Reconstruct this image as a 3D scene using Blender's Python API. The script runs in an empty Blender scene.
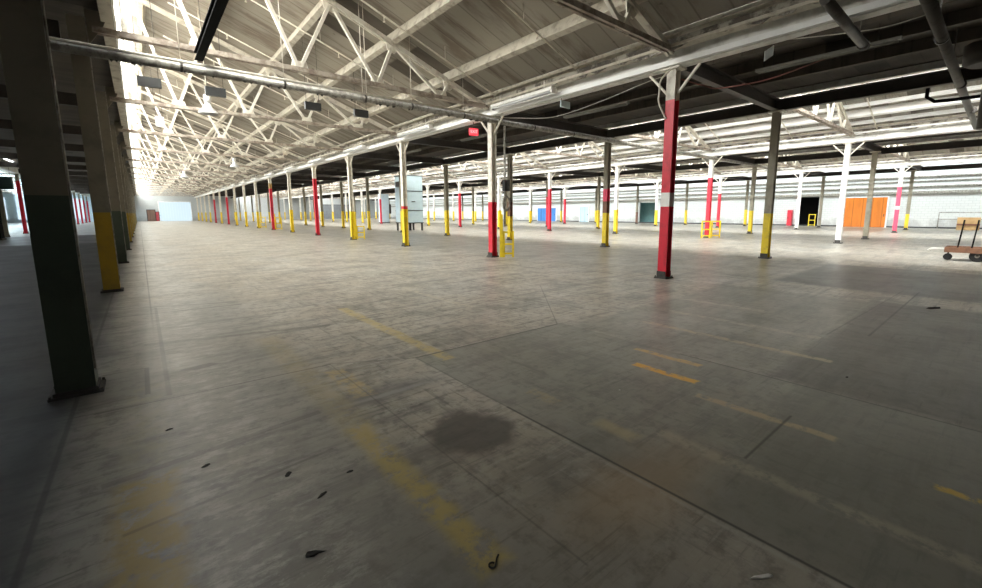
import bpy, math, random
from mathutils import Vector, Matrix
random.seed(7)
sc = bpy.context.scene
COL = sc.collection
V = Vector

# ------------------------------------------------------------------ camera
F_PX, PPX, PPY = 426.96, 501.81, 273.4
PITCH, ROLL, YAW, CAM_H = 0.143, -0.004, 0.699, 1.48
fw = V((math.sin(YAW)*math.cos(PITCH), math.cos(YAW)*math.cos(PITCH), -math.sin(PITCH)))
rt = V((math.cos(YAW), -math.sin(YAW), 0)); up = rt.cross(fw)
r2 = rt*math.cos(ROLL)+up*math.sin(ROLL); u2 = -rt*math.sin(ROLL)+up*math.cos(ROLL)
cd = bpy.data.cameras.new('camera'); cam = bpy.data.objects.new('camera', cd); COL.objects.link(cam)
cd.sensor_fit = 'HORIZONTAL'; cd.sensor_width = 36; cd.lens = F_PX/982*36
cd.shift_x = -(PPX-491)/982; cd.shift_y = (PPY-294)/982
cd.clip_start = .05; cd.clip_end = 500
M = Matrix((r2, u2, -fw)).transposed().to_4x4(); M.translation = V((0, 0, CAM_H)); cam.matrix_world = M
sc.camera = cam

def in_view(x, y, z, m=25):
    d = V((x, y, z-CAM_H)); w = d.dot(fw)
    if w < .3: return False
    px = PPX+F_PX*d.dot(r2)/w; py = PPY-F_PX*d.dot(u2)/w
    return -m < px < 982+m and -m < py < 588+m

# ------------------------------------------------------------------ helpers
class MB:
    def __init__(s): s.v = []; s.f = []; s.sm = []
    def add(s, vs, fs, smooth=False):
        o = len(s.v); s.v += [tuple(p) for p in vs]
        for f in fs: s.f.append([i+o for i in f]); s.sm.append(smooth)
        return s
    def box(s, x0, x1, y0, y1, z0, z1):
        vs = [(x, y, z) for x in (x0, x1) for y in (y0, y1) for z in (z0, z1)]
        return s.add(vs, [(0,1,3,2),(4,6,7,5),(0,4,5,1),(2,3,7,6),(0,2,6,4),(1,5,7,3)])
    def bar(s, p, q, w, h, side=None):
        p, q = V(p), V(q); d = (q-p).normalized()
        a = V(side) if side else (V((0,0,1)) if abs(d.z) < .95 else V((0,1,0)))
        a = (a-d*a.dot(d)).normalized(); b = d.cross(a)
        vs = []
        for e in (p, q):
            for i, j in ((-1,-1),(1,-1),(1,1),(-1,1)): vs.append(e+a*(i*w/2)+b*(j*h/2))
        return s.add(vs, [(3,2,1,0),(4,5,6,7),(0,1,5,4),(1,2,6,5),(2,3,7,6),(3,0,4,7)])
    def tube(s, pts, r, n=8, caps=True):
        pts = [V(p) for p in pts]; rings = []; a = None
        for i, p in enumerate(pts):
            d = (pts[min(i+1, len(pts)-1)]-pts[max(i-1, 0)]).normalized()
            if a is None: a = V((0,0,1)) if abs(d.z) < .9 else V((1,0,0))
            a = (a-d*a.dot(d)).normalized(); b = d.cross(a)
            rr = r[i] if isinstance(r, (list, tuple)) else r
            rings.append([p+(a*math.cos(t)+b*math.sin(t))*rr for t in [2*math.pi*k/n for k in range(n)]])
        vs = [q for R in rings for q in R]; fs = []
        for i in range(len(pts)-1):
            for k in range(n):
                fs.append((i*n+k, i*n+(k+1) % n, (i+1)*n+(k+1) % n, (i+1)*n+k))
        s.add(vs, fs, True)
        if caps:
            o = len(s.v)-len(vs)
            s.f.append([o+k for k in range(n)][::-1]); s.sm.append(False)
            s.f.append([o+(len(pts)-1)*n+k for k in range(n)]); s.sm.append(False)
        return s
    def prism(s, poly, d):            # poly: 3-D outline, d: extrusion vector
        n = len(poly); d = V(d); vs = [V(p) for p in poly]+[V(p)+d for p in poly]
        fs = [list(range(n))[::-1], [n+i for i in range(n)]]
        fs += [(i, (i+1) % n, n+(i+1) % n, n+i) for i in range(n)]
        return s.add(vs, fs)
    def mesh(s, name, mat):
        me = bpy.data.meshes.new(name); me.from_pydata(s.v, [], s.f)
        me.polygons.foreach_set('use_smooth', s.sm); me.update()
        import bmesh
        bm = bmesh.new(); bm.from_mesh(me); bmesh.ops.recalc_face_normals(bm, faces=bm.faces); bm.to_mesh(me); bm.free()
        me.materials.append(mat); return me

def link(name, me, parent=None, loc=(0,0,0), rz=0, label=None):
    o = bpy.data.objects.new(name, me); COL.objects.link(o)
    if parent is not None: o.parent = parent
    o.location = loc; o.rotation_euler = (0, 0, rz)
    if label: o['label'] = label
    return o
def tag(o, label, cat, group=None):
    o['label'] = label; o['category'] = cat
    if group: o['group'] = group
    return o
def thing(name, loc, label, cat, group=None, rz=0):
    return tag(link(name, None, None, loc, rz), label, cat, group)
def struct(name, mb, mat, parent=None, label=None):
    o = link(name, mb.mesh(name, mat), parent)
    if parent is None: o['kind'] = 'structure'
    if label: o['label'] = label
    return o
ORD = ['first','second','third','fourth','fifth','sixth','seventh','eighth','ninth','tenth','eleventh','twelfth','thirteenth',
       'fourteenth','fifteenth','sixteenth','seventeenth','eighteenth','nineteenth','twentieth']

# ------------------------------------------------------------------ materials
class NT:
    def __init__(s, name):
        s.m = bpy.data.materials.new(name); s.m.use_nodes = True; s.t = s.m.node_tree; s.n = s.t.nodes
        s.b = s.n['Principled BSDF']; s.out = s.n['Material Output']
    def new(s, ty, **k):
        x = s.n.new(ty)
        for a, v in k.items(): setattr(x, a, v)
        return x
    def put(s, sock, v):
        if hasattr(v, 'is_output') or isinstance(v, bpy.types.NodeSocket): s.t.links.new(v, sock)
        else: sock.default_value = v
    def math(s, op, a, b=0., c=None, clamp=False):
        x = s.new('ShaderNodeMath', operation=op); x.use_clamp = clamp
        s.put(x.inputs[0], a); s.put(x.inputs[1], b)
        if c is not None: s.put(x.inputs[2], c)
        return x.outputs[0]
    def noise(s, vec, scale, detail=4, rough=.6):
        x = s.new('ShaderNodeTexNoise'); s.put(x.inputs['Vector'], vec)
        x.inputs['Scale'].default_value = scale; x.inputs['Detail'].default_value = detail; x.inputs['Roughness'].default_value = rough
        return x.outputs['Fac']
    def ramp(s, v, a, b, lo=0., hi=1.):
        x = s.new('ShaderNodeMapRange'); x.interpolation_type = 'SMOOTHSTEP'
        s.put(x.inputs['Value'], v)
        for i, k in ((1, a), (2, b), (3, lo), (4, hi)): s.put(x.inputs[i], k)
        return x.outputs[0]
    def mix(s, f, a, b):
        x = s.new('ShaderNodeMix', data_type='RGBA'); s.put(x.inputs[0], f)
        for sk, v in ((x.inputs[6], a), (x.inputs[7], b)):
            if isinstance(v, tuple): sk.default_value = (*v, 1) if len(v) == 3 else v
            else: s.t.links.new(v, sk)
        return x.outputs[2]
    def scale(s, vec, sv):
        x = s.new('ShaderNodeMapping'); s.put(x.inputs['Vector'], vec); x.inputs['Scale'].default_value = sv
        return x.outputs[0]
    def pos(s): return s.new('ShaderNodeNewGeometry').outputs['Position']
    def obj(s): return s.new('ShaderNodeTexCoord').outputs['Object']

def paint(name, col, dirt=None, amount=.5, rough=.55, metal=0., scale=3., thr=(.45, .7)):
    t = NT(name); p = t.pos()
    dirt = dirt or tuple(c*.55 for c in col)
    n = t.noise(p, scale, 6, .65)
    f = t.math('MULTIPLY', t.ramp(n, *thr), amount)
    t.put(t.b.inputs['Base Color'], t.mix(f, col, dirt))
    t.put(t.b.inputs['Roughness'], rough); t.put(t.b.inputs['Metallic'], metal)
    return t.m
def emit(name, col, strength):
    t = NT(name); t.b.inputs['Base Color'].default_value = (*[c*.12 for c in col], 1)
    t.b.inputs['Emission Color'].default_value = (*col, 1); t.b.inputs['Emission Strength'].default_value = strength
    return t.m

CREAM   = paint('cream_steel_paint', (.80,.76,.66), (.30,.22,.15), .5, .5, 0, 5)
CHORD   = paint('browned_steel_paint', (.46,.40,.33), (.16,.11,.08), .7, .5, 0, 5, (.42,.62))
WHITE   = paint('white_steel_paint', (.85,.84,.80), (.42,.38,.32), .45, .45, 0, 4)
WHITEB  = paint('bright_white_paint', (.95,.95,.94), (.80,.79,.76), .3, .4, 0, 4)
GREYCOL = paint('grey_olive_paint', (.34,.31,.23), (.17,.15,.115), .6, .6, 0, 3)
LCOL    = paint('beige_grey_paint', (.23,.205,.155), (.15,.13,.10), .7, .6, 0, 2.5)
LGREEN  = paint('dark_green_paint', (.065,.085,.06), (.04,.05,.04), .6, .5, 0, 2.5)
LYELLOW = paint('ochre_yellow_paint', (.42,.27,.02), (.26,.17,.04), .5, .5, 0, 3)
YELLOW  = paint('safety_yellow_paint', (.86,.64,.02), (.42,.33,.08), .45, .45, 0, 5)
RED     = paint('safety_red_paint', (.68,.025,.05), (.34,.02,.03), .5, .45, 0, 4)
PINK    = paint('faded_red_paint', (.80,.06,.12), (.60,.05,.10), .4, .5, 0, 4)
OCHRE   = paint('ochre_patch_paint', (.55,.36,.12), None, .4, .5)
BROWN   = paint('brown_patch_paint', (.22,.10,.06), None, .5, .5)
BASEP   = paint('rusty_base_steel', (.06,.055,.05), (.03,.027,.024), .6, .8, 0, 8)
DARKST  = paint('dark_steel', (.05,.042,.034), (.025,.021,.018), .6, .55, .1, 4)
BLACKST = paint('black_steel', (.010,.010,.010), None, .4, .9)
BLACKST.node_tree.nodes['Principled BSDF'].inputs['Specular IOR Level'].default_value = .08
PIPEGR  = paint('grey_pipe_paint', (.40,.38,.33), (.12,.10,.085), .7, .45, .2, 9, (.42,.62))
GREYP   = paint('grey_panel_paint', (.03,.031,.03), None, .4, .5)
BLUEGR  = paint('blue_grey_enamel', (.42,.52,.54), (.32,.40,.42), .4, .4, 0, 2)
PALEBL  = paint('pale_blue_enamel', (.55,.68,.75), (.42,.52,.58), .4, .4, 0, 2)
WOOD    = paint('ply_wood', (.50,.33,.15), (.33,.2,.09), .6, .6, 0, 6)
RUSTW   = paint('worn_brown_deck', (.21,.10,.055), (.10,.05,.03), .7, .6, 0, 6)
FLASH   = paint('ragged_flashing', (.42,.39,.33), (.06,.045,.035), .9, .7, 0, 3, (.42,.58))
RUBBER  = paint('black_rubber', (.02,.02,.02), None, .3, .7)
CABLE_R = paint('red_brown_cable', (.30,.11,.08), None, .4, .6)
CABLE_W = paint('pale_cable', (.55,.52,.46), None, .4, .6)
SIGNW   = paint('white_sign', (.86,.88,.86), None, .2, .4)
SIGNB   = paint('pale_blue_sign', (.62,.75,.76), None, .2, .4)
DEBRIS  = paint('black_debris', (.015,.014,.013), None, .5, .8)
DEBRISW = paint('white_debris', (.75,.74,.70), None, .5, .8)
LAMPW   = paint('white_lamp_enamel', (.85,.86,.86), None, .3, .3)
DULLW   = paint('dusty_fitting_paint', (.26,.25,.22), None, .6, .6)
OVERP   = paint('dark_pipe_paint', (.10,.09,.075), (.04,.033,.027), .7, .5, 0, 7)
TUBE    = paint('unlit_tube_glass', (.88,.90,.92), None, .1, .2)
GREEND  = paint('dark_green_enamel', (.03,.07,.06), None, .4, .4)

def glazing(name, col):
    t = NT(name); t.n.remove(t.b)
    tr = t.new('ShaderNodeBsdfTransparent'); tr.inputs[0].default_value = (*col, 1)
    gl = t.new('ShaderNodeBsdfGlossy'); gl.inputs['Roughness'].default_value = .25
    mx = t.new('ShaderNodeMixShader'); mx.inputs[0].default_value = .05
    t.t.links.new(tr.outputs[0], mx.inputs[1]); t.t.links.new(gl.outputs[0], mx.inputs[2]); t.t.links.new(mx.outputs[0], t.out.inputs[0])
    return t.m
GLASS   = glazing('dusty_roof_glass', (.90, .885, .85))
GLASS_B = glazing('clear_roof_glass', (.97, .96, .94))
GLASS_D = glazing('dimmed_roof_glass', (.60, .62, .62))  # tint darkened to dim the daylight on the white wall
GLASS_L = glazing('cool_roof_glass', (.84, .92, .97))
CURTAIN = emit('daylit_strip_curtain', (.74, .90, 1.), .47)
EXITR   = emit('lit_exit_red', (1., .05, .07), .8)
EXITT   = emit('lit_exit_letters', (1., .35, .35), 1.)

def deck_mat(name, base, dark, stain):
    t = NT(name); p = t.pos(); s = t.new('ShaderNodeSeparateXYZ'); t.put(s.inputs[0], p)
    y = s.outputs[1]
    jy = t.math('ADD', y, t.math('MULTIPLY', t.noise(p, .8, 2), .05))
    fr = t.math('FRACT', t.math('MULTIPLY', jy, 1/.61))
    seam = t.ramp(t.math('ABSOLUTE', t.math('SUBTRACT', fr, .5)), .455, .49)
    cell = t.math('FLOOR', t.math('MULTIPLY', jy, 1/.61))
    wn = t.new('ShaderNodeTexWhiteNoise', noise_dimensions='1D'); t.put(wn.inputs['W'], cell)
    board = t.ramp(wn.outputs['Value'], .2, 1.)
    c = t.mix(t.math('MULTIPLY', board, .45), base, tuple(b*.72 for b in base))
    n = t.noise(t.scale(p, (.35, 1.6, .35)), 1.3, 5, .65)
    c = t.mix(t.math('MULTIPLY', t.ramp(n, .46, .66), .85), c, stain)
    blot = t.ramp(t.noise(p, 2.4, 5, .6), .66, .74)
    c = t.mix(t.math('MULTIPLY', blot, .8), c, dark)
    gap = t.ramp(wn.outputs['Value'], .11, .09)
    brk = t.ramp(t.noise(t.scale(p, (.5, .02, .5)), 1.1, 2), .47, .50)
    c = t.mix(t.math('MULTIPLY', t.math('MULTIPLY', gap, brk), .85), c, dark)
    c = t.mix(t.math('MULTIPLY', seam, .45), c, dark)
    t.put(t.b.inputs['Base Color'], c); t.put(t.b.inputs['Roughness'], .75)
    return t.m
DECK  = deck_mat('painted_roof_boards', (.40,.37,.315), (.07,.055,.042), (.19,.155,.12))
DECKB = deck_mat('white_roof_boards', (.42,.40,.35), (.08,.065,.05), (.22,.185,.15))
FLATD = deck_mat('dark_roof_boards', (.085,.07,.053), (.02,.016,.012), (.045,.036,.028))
TIMBER = paint('painted_timber', (.62,.58,.49), (.25,.2,.15), .65, .7, 0, 4)

def wall_mat(name, col, dirt, stain=.5, block=(.4, .2)):
    t = NT(name); p = t.pos(); s = t.new('ShaderNodeSeparateXYZ'); t.put(s.inputs[0], p)
    cb = t.new('ShaderNodeCombineXYZ'); t.put(cb.inputs[0], t.math('ADD', s.outputs[0], s.outputs[1])); t.put(cb.inputs[1], s.outputs[2])
    b = t.new('ShaderNodeTexBrick'); t.put(b.inputs['Vector'], cb.outputs[0])
    b.inputs['Scale'].default_value = 1; b.inputs['Brick Width'].default_value = block[0]; b.inputs['Row Height'].default_value = block[1]
    b.inputs['Mortar Size'].default_value = .008
    b.inputs['Color1'].default_value = (*col, 1); b.inputs['Color2'].default_value = (*[c*.95 for c in col], 1); b.inputs['Mortar'].default_value = (*[c*.7 for c in col], 1)
    n = t.noise(p, .55, 7, .7)
    low = t.ramp(s.outputs[2], 1.4, .2, 0, .28)
    f = t.math('MULTIPLY', t.ramp(t.math('ADD', n, low), .62, .8), stain)
    t.put(t.b.inputs['Base Color'], t.mix(f, b.outputs['Color'], dirt)); t.put(t.b.inputs['Roughness'], .7)
    return t.m
WALLW = wall_mat('white_block_wall', (.66,.67,.65), (.30,.29,.28))
WALLG = wall_mat('grey_block_wall', (.52,.55,.56), (.34,.34,.34))
WALLB = wall_mat('pale_blue_wall', (.62,.74,.80), (.45,.52,.56))
WALLD = wall_mat('dark_side_wall', (.22,.21,.19), (.12,.11,.10))
def panel_mat(name, col, pitch, axis):
    t = NT(name); p = t.pos(); s = t.new('ShaderNodeSeparateXYZ'); t.put(s.inputs[0], p)
    fr = t.math('FRACT', t.math('MULTIPLY', s.outputs[axis], 1/pitch))
    seam = t.ramp(t.math('ABSOLUTE', t.math('SUBTRACT', fr, .5)), .44, .49)
    n = t.ramp(t.noise(t.scale(p, (2, 2, .6)), 1.2, 5), .35, .75)
    c = t.mix(t.math('MULTIPLY', n, .5), col, tuple(x*.6 for x in col))
    t.put(t.b.inputs['Base Color'], t.mix(t.math('MULTIPLY', seam, .7), c, tuple(x*.35 for x in col))); t.put(t.b.inputs['Roughness'], .55)
    return t.m
ORANGE = panel_mat('orange_boards', (.72,.20,.015), .68, 1)
BLUED  = panel_mat('blue_sheet', (.06,.24,.62), 1.9, 1)
LBLUE  = panel_mat('pale_blue_sheet', (.55,.74,.85), .75, 1)
BROWND = panel_mat('brown_door', (.20,.12,.09), .8, 0)
REDD   = paint('dull_red', (.45,.06,.08), None, .4)
SHUT   = panel_mat('grey_shutter', (.20,.22,.24), .35, 2)
TEAL   = paint('teal_wall', (.20,.38,.38), None, .5, .6)
BLACKW = paint('dark_room', (.01,.01,.01), None, .3, .9)

# floor -------------------------------------------------------------
def floor_mat():
    t = NT('worn_concrete'); P0 = t.pos()
    s0 = t.new('ShaderNodeSeparateXYZ'); t.put(s0.inputs[0], P0)
    w1 = t.math('MULTIPLY', t.math('SUBTRACT', t.noise(P0, 3.5, 5, .7), .5), .10)
    w2 = t.math('MULTIPLY', t.math('SUBTRACT', t.noise(t.scale(P0, (1, 1, 1)), 4.3, 5, .7), .5), .10)
    X = t.math('ADD', s0.outputs[0], w1); Y = t.math('ADD', s0.outputs[1], w2)
    fx, fy = s0.outputs[0], s0.outputs[1]
    def rect(x0, x1, y0, y1, soft=.02, fine=False):
        a, b = (fx, fy) if fine else (X, Y)
        dx = t.math('SUBTRACT', t.math('ABSOLUTE', t.math('SUBTRACT', a, (x0+x1)/2)), (x1-x0)/2)
        dy = t.math('SUBTRACT', t.math('ABSOLUTE', t.math('SUBTRACT', b, (y0+y1)/2)), (y1-y0)/2)
        return t.ramp(t.math('MAXIMUM', dx, dy), soft, -soft)
    def seg(p, q, hw, soft=.01):
        dx, dy = q[0]-p[0], q[1]-p[1]; L = math.hypot(dx, dy); dx /= L; dy /= L
        cx, cy = (p[0]+q[0])/2, (p[1]+q[1])/2
        ax = t.math('SUBTRACT', fx, cx); ay = t.math('SUBTRACT', fy, cy)
        u = t.math('ABSOLUTE', t.math('ADD', t.math('MULTIPLY', ax, dx), t.math('MULTIPLY', ay, dy)))
        v = t.math('ABSOLUTE', t.math('SUBTRACT', t.math('MULTIPLY', ay, dx), t.math('MULTIPLY', ax, dy)))
        d = t.math('MAXIMUM', t.math('SUBTRACT', u, L/2), t.math('SUBTRACT', v, hw))
        return t.ramp(d, soft, -soft)
    n1 = t.math('MULTIPLY', t.math('SUBTRACT', t.noise(P0, 4.1, 4, .6), .5), .9)
    n2 = t.math('MULTIPLY', t.math('SUBTRACT', t.noise(P0, 3.3, 4, .6), .5), .9)
    def blob(cx, cy, rx, ry, soft=.5):
        a = t.math('ADD', t.math('MULTIPLY', t.math('SUBTRACT', X, cx), 1/rx), n1); b = t.math('ADD', t.math('MULTIPLY', t.math('SUBTRACT', Y, cy), 1/ry), n2)
        d = t.math('SQRT', t.math('ADD', t.math('MULTIPLY', a, a), t.math('MULTIPLY', b, b)))
        return t.ramp(d, 1+soft, 1-soft)
    # base tone
    big = t.noise(P0, .22, 4, .55); med = t.noise(P0, 1.1, 6, .65); fin = t.noise(P0, 9, 6, .7)
    stx = t.noise(t.scale(P0, (.22, 2.2, 1)), 1.6, 6, .65)      # scuffs running across the bay
    sty = t.noise(t.scale(P0, (2.4, .28, 1)), 1.6, 6, .65)      # scuffs running along the bay
    c = t.mix(t.ramp(big, .35, .65), (.44,.425,.385), (.56,.545,.495))
    warm = t.ramp(t.math('ADD', t.noise(P0, .5, 5, .6), t.math('MULTIPLY', t.ramp(fx, .2, 1.6), .22)), .5, .72)
    c = t.mix(t.math('MULTIPLY', warm, .7), c, (.44,.385,.30))
    c = t.mix(t.math('MULTIPLY', t.ramp(t.noise(P0, .31, 3), .55, .68), .30), c, (.33,.36,.31))
    c = t.mix(t.math('MULTIPLY', t.ramp(med, .47, .66), .65), c, (.19,.18,.16))
    c = t.mix(t.math('MULTIPLY', t.ramp(med, .46, .32), .55), c, (.60,.57,.51))
    c = t.mix(t.math('MULTIPLY', t.ramp(stx, .5, .64), .65), c, (.17,.163,.15))
    c = t.mix(t.math('MULTIPLY', t.math('MULTIPLY', t.ramp(sty, .54, .74), .5), t.ramp(fx, 1.2, 2.4)), c, (.13,.12,.10))
    c = t.mix(t.math('MULTIPLY', t.ramp(sty, .40, .24), .35), c, (.40,.38,.335))
    c = t.mix(t.math('MULTIPLY', t.ramp(fin, .47, .64), .6), c, (.11,.105,.095))
    sc1 = t.noise(t.scale(P0, (.5, 7., 1)), 2.2, 5, .7); sc2 = t.noise(t.scale(P0, (8., .45, 1)), 2.0, 5, .7)
    c = t.mix(t.math('MULTIPLY', t.ramp(sc1, .55, .66), .6), c, (.50,.48,.43))
    c = t.mix(t.math('MULTIPLY', t.ramp(sc1, .45, .33), .7), c, (.09,.085,.075))
    c = t.mix(t.math('MULTIPLY', t.math('MULTIPLY', t.ramp(sc2, .55, .66), .55), t.ramp(fx, 1., 2.)), c, (.48,.45,.39))
    c = t.mix(t.math('MULTIPLY', t.math('MULTIPLY', t.ramp(sc2, .45, .33), t.ramp(fx, .6, 1.8)), .55), c, (.10,.095,.085))
    mot = t.noise(P0, 2.6, 8, .75)
    c = t.mix(t.math('MULTIPLY', t.ramp(mot, .52, .62), .45), c, (.58,.56,.50))
    c = t.mix(t.math('MULTIPLY', t.ramp(mot, .47, .37), .45), c, (.20,.19,.17))
    # large slabs of another tone, with foreground falloff and left aisle shade painted in
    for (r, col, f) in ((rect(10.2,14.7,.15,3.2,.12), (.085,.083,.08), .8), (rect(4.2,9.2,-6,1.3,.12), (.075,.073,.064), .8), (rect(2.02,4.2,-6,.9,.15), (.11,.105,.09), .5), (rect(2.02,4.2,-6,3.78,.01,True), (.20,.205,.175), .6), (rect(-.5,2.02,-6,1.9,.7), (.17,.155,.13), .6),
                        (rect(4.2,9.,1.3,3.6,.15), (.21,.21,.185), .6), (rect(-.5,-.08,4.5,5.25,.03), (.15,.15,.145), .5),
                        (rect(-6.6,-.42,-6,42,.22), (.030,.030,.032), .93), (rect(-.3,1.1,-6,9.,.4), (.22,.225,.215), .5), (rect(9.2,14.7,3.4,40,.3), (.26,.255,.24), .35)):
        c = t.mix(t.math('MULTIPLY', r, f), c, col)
    pol = t.math('MULTIPLY', t.math('MULTIPLY', t.ramp(fx, -.15, .15), t.ramp(fx, .85, .3)), t.ramp(t.noise(t.scale(P0, (1.5, 3.2, 1)), 2.6, 8, .8), .46, .62))  # floor glare painted in as light streaky patches
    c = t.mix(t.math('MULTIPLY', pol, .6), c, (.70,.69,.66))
    # oil stain and drag mark
    c = t.mix(t.math('MULTIPLY', blob(1.60,2.22,.29,.28,.25), .85), c, (.075,.068,.062))
    c = t.mix(t.math('MULTIPLY', blob(1.35,3.2,.55,.16,.6), .6), c, (.13,.13,.135))
    c = t.mix(t.math('MULTIPLY', blob(1.42,3.17,.40,.035,.6), .6), c, (.36,.355,.35))
    c = t.mix(t.math('MULTIPLY', blob(.31,4.94,.14,.07,.3), .8), c, (.05,.05,.05))
    c = t.mix(t.math('MULTIPLY', blob(2.0,1.15,.5,.22,.7), .5), c, (.34,.25,.15))
    # painted lines, worn
    wear = t.noise(P0, 7, 6, .75)
    for (x0, x1, y0, y1, col, f, a, b, so) in (
        (.94,1.09,1.25,2.8,(.50,.39,.12),.75,.46,.64,.05), (.92,1.14,2.7,5.6,(.46,.38,.18),.38,.46,.68,.07), (2.21,2.35,3.55,6.6,(.56,.44,.17),.75,.47,.64,.03),
        (1.18,1.36,3.25,4.0,(.55,.42,.18),.7,.42,.6,.03), (3.53,3.63,1.62,2.25,(.80,.46,.06),1.,.50,.68,.012),
        (3.96,4.05,1.8,2.5,(.62,.43,.16),.9,.46,.64,.012), (3.12,3.19,-.06,.11,(.66,.44,.08),.9,.44,.60,.012),
        (-.24,.02,1.5,3.0,(.40,.30,.09),.85,.46,.66,.06), (-.22,.0,3.0,4.7,(.38,.35,.20),.45,.36,.62,.06), (2.30,2.42,1.45,1.75,(.55,.43,.22),.45,.50,.66,.04), (2.30,2.42,2.15,2.45,(.58,.44,.22),.35,.46,.6,.02),
        (3.79,3.89,5.3,7.6,(.56,.50,.38),.75,.40,.60,.015), (5.90,6.02,1.3,3.3,(.52,.46,.36),.55,.42,.62,.015),
        (5.05,5.15,1.0,3.1,(.56,.45,.28),.6,.46,.62,.015), (3.3,3.38,.6,1.5,(.55,.42,.25),.7,.5,.64,.015),
        (2.5,2.6,-.1,1.4,(.5,.43,.33),.5,.46,.62,.03), (6.9,7.05,2.2,8.5,(.50,.46,.38),.55,.44,.62,.02),
        (9.6,14.2,6.6,6.75,(.52,.50,.44),.5,.40,.62,.02), (15.5,22.5,4.0,4.25,(.52,.50,.44),.6,.40,.62,.03),
        (10.2,10.35,2.6,9.,(.50,.48,.42),.5,.42,.62,.02)):
        m = t.math('MULTIPLY', rect(x0,x1,y0,y1,so), t.math('MULTIPLY', t.ramp(wear, b, a), f))
        c = t.mix(m, c, col)
    # cracks and slab joints
    for (p, q, hw, f) in (((2.02,-1.5),(2.02,2.35),.009,.85), ((4.2,-2.5),(4.2,2.1),.008,.8), ((2.03,3.8),(4.12,3.76),.012,.85),
        ((1.3,4.2),(2.03,3.8),.006,.6), ((-.4,4.25),(1.3,4.18),.008,.7), ((-.53,1.),(-.51,11),.014,.6), ((-.085,4.45),(-.085,5.25),.018,.8),
        ((.05,4.3),(.06,8.6),.018,.5), ((6.2,1.3),(10.8,1.17),.01,.5), ((6.5,.96),(10.8,.96),.012,.8), ((2.66,.89),(3.5,.89),.008,.7),
        ((4.12,3.76),(6.12,6.07),.006,.6), ((-.48,8.85),(1.1,8.3),.02,.5), ((-.46,8.15),(1.15,8.0),.03,.5), ((-.1,6.2),(1.8,5.7),.05,.4),
        ((1.3,4.18),(1.31,1.),.005,.4), ((8.8,-1),(8.8,30),.012,.5), ((2.02,2.35),(2.04,3.8),.005,.5), ((-.4,5.25),(-.08,5.25),.012,.5),
        ((-.3,3.05),(.9,3.2),.03,.35), ((-.2,2.5),(.8,2.62),.012,.35)):
        c = t.mix(t.math('MULTIPLY', seg(p, q, hw, .007), f), c, (.03,.028,.026))
    c = t.mix(t.math('MULTIPLY', t.math('MULTIPLY', seg((1.985,.2),(1.985,2.0),.012,.012), t.ramp(wear, .58, .5)), .4), c, (.42,.40,.36))
    g = t.new('ShaderNodeTexBrick'); cb = t.new('ShaderNodeCombineXYZ'); t.put(cb.inputs[0], fx); t.put(cb.inputs[1], t.math('SUBTRACT', fy, 5.2)); t.put(g.inputs['Vector'], cb.outputs[0])
    g.offset = 0; g.inputs['Scale'].default_value = 1; g.inputs['Brick Width'].default_value = 4.7; g.inputs['Row Height'].default_value = 6.1; g.inputs['Mortar Size'].default_value = .012
    c = t.mix(t.math('MULTIPLY', t.math('MULTIPLY', g.outputs['Fac'], t.ramp(fy, 6., 9.)), .6), c, (.05,.048,.045))
    t.put(t.b.inputs['Base Color'], c)
    rg = t.math('ADD', t.ramp(t.noise(P0, .8, 5, .65), .3, .75, .30, .42), t.math('MULTIPLY', t.math('SUBTRACT', med, .5), .12))
    rg = t.math('ADD', rg, t.math('MULTIPLY', rect(-6.6,-.42,-6,30,.22), .25))
    t.put(t.b.inputs['Roughness'], rg); t.b.inputs['Specular IOR Level'].default_value = .5
    bp = t.new('ShaderNodeBump'); bp.inputs['Strength'].default_value = .10; bp.inputs['Distance'].default_value = .02
    t.put(bp.inputs['Height'], t.math('ADD', med, t.math('MULTIPLY', fin, .4))); t.put(t.b.inputs['Normal'], bp.outputs[0])
    return t.m

# ------------------------------------------------------------------ layout (metres)
SP, Y0 = 6.1, 4.913            # column spacing along the bays
PER = 15.5                     # one saw-tooth bay plus one low flat strip
XL, XR = -.53, 8.87            # the two column rows of the near bay
YN, YF = -7., 106.             # end walls
XW = 50.                       # long white wall
XS = -24.                      # far left side wall
ky = lambda k: Y0+SP*k
SL = -.367                     # roof slope
def chord_z(x): return 7.75+SL*(x-.35)
PB = V((-.02, 0, 5.1)); PT = V((.42, 0, 7.95))     # glazing foot and head (bay-local)

# floor
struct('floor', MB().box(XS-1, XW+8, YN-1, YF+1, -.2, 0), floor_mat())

# saw-tooth decks, flat low ceilings, glazing
BAYS = (-1, 0, 1, 2, 3)
for b in BAYS:
    ox = b*PER
    x1 = 9.12 if b < 3 else XW-3*PER
    z0, z1 = chord_z(.38)+.36, chord_z(x1)+.36
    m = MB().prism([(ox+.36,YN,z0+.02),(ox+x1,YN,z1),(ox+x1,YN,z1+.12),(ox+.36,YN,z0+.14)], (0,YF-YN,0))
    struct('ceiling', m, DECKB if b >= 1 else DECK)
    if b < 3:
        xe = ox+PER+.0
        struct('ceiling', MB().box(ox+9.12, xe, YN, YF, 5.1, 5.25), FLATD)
struct('ceiling', MB().box(XS, -PER-.02, YN, YF, 5.1, 5.25), FLATD)

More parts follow.
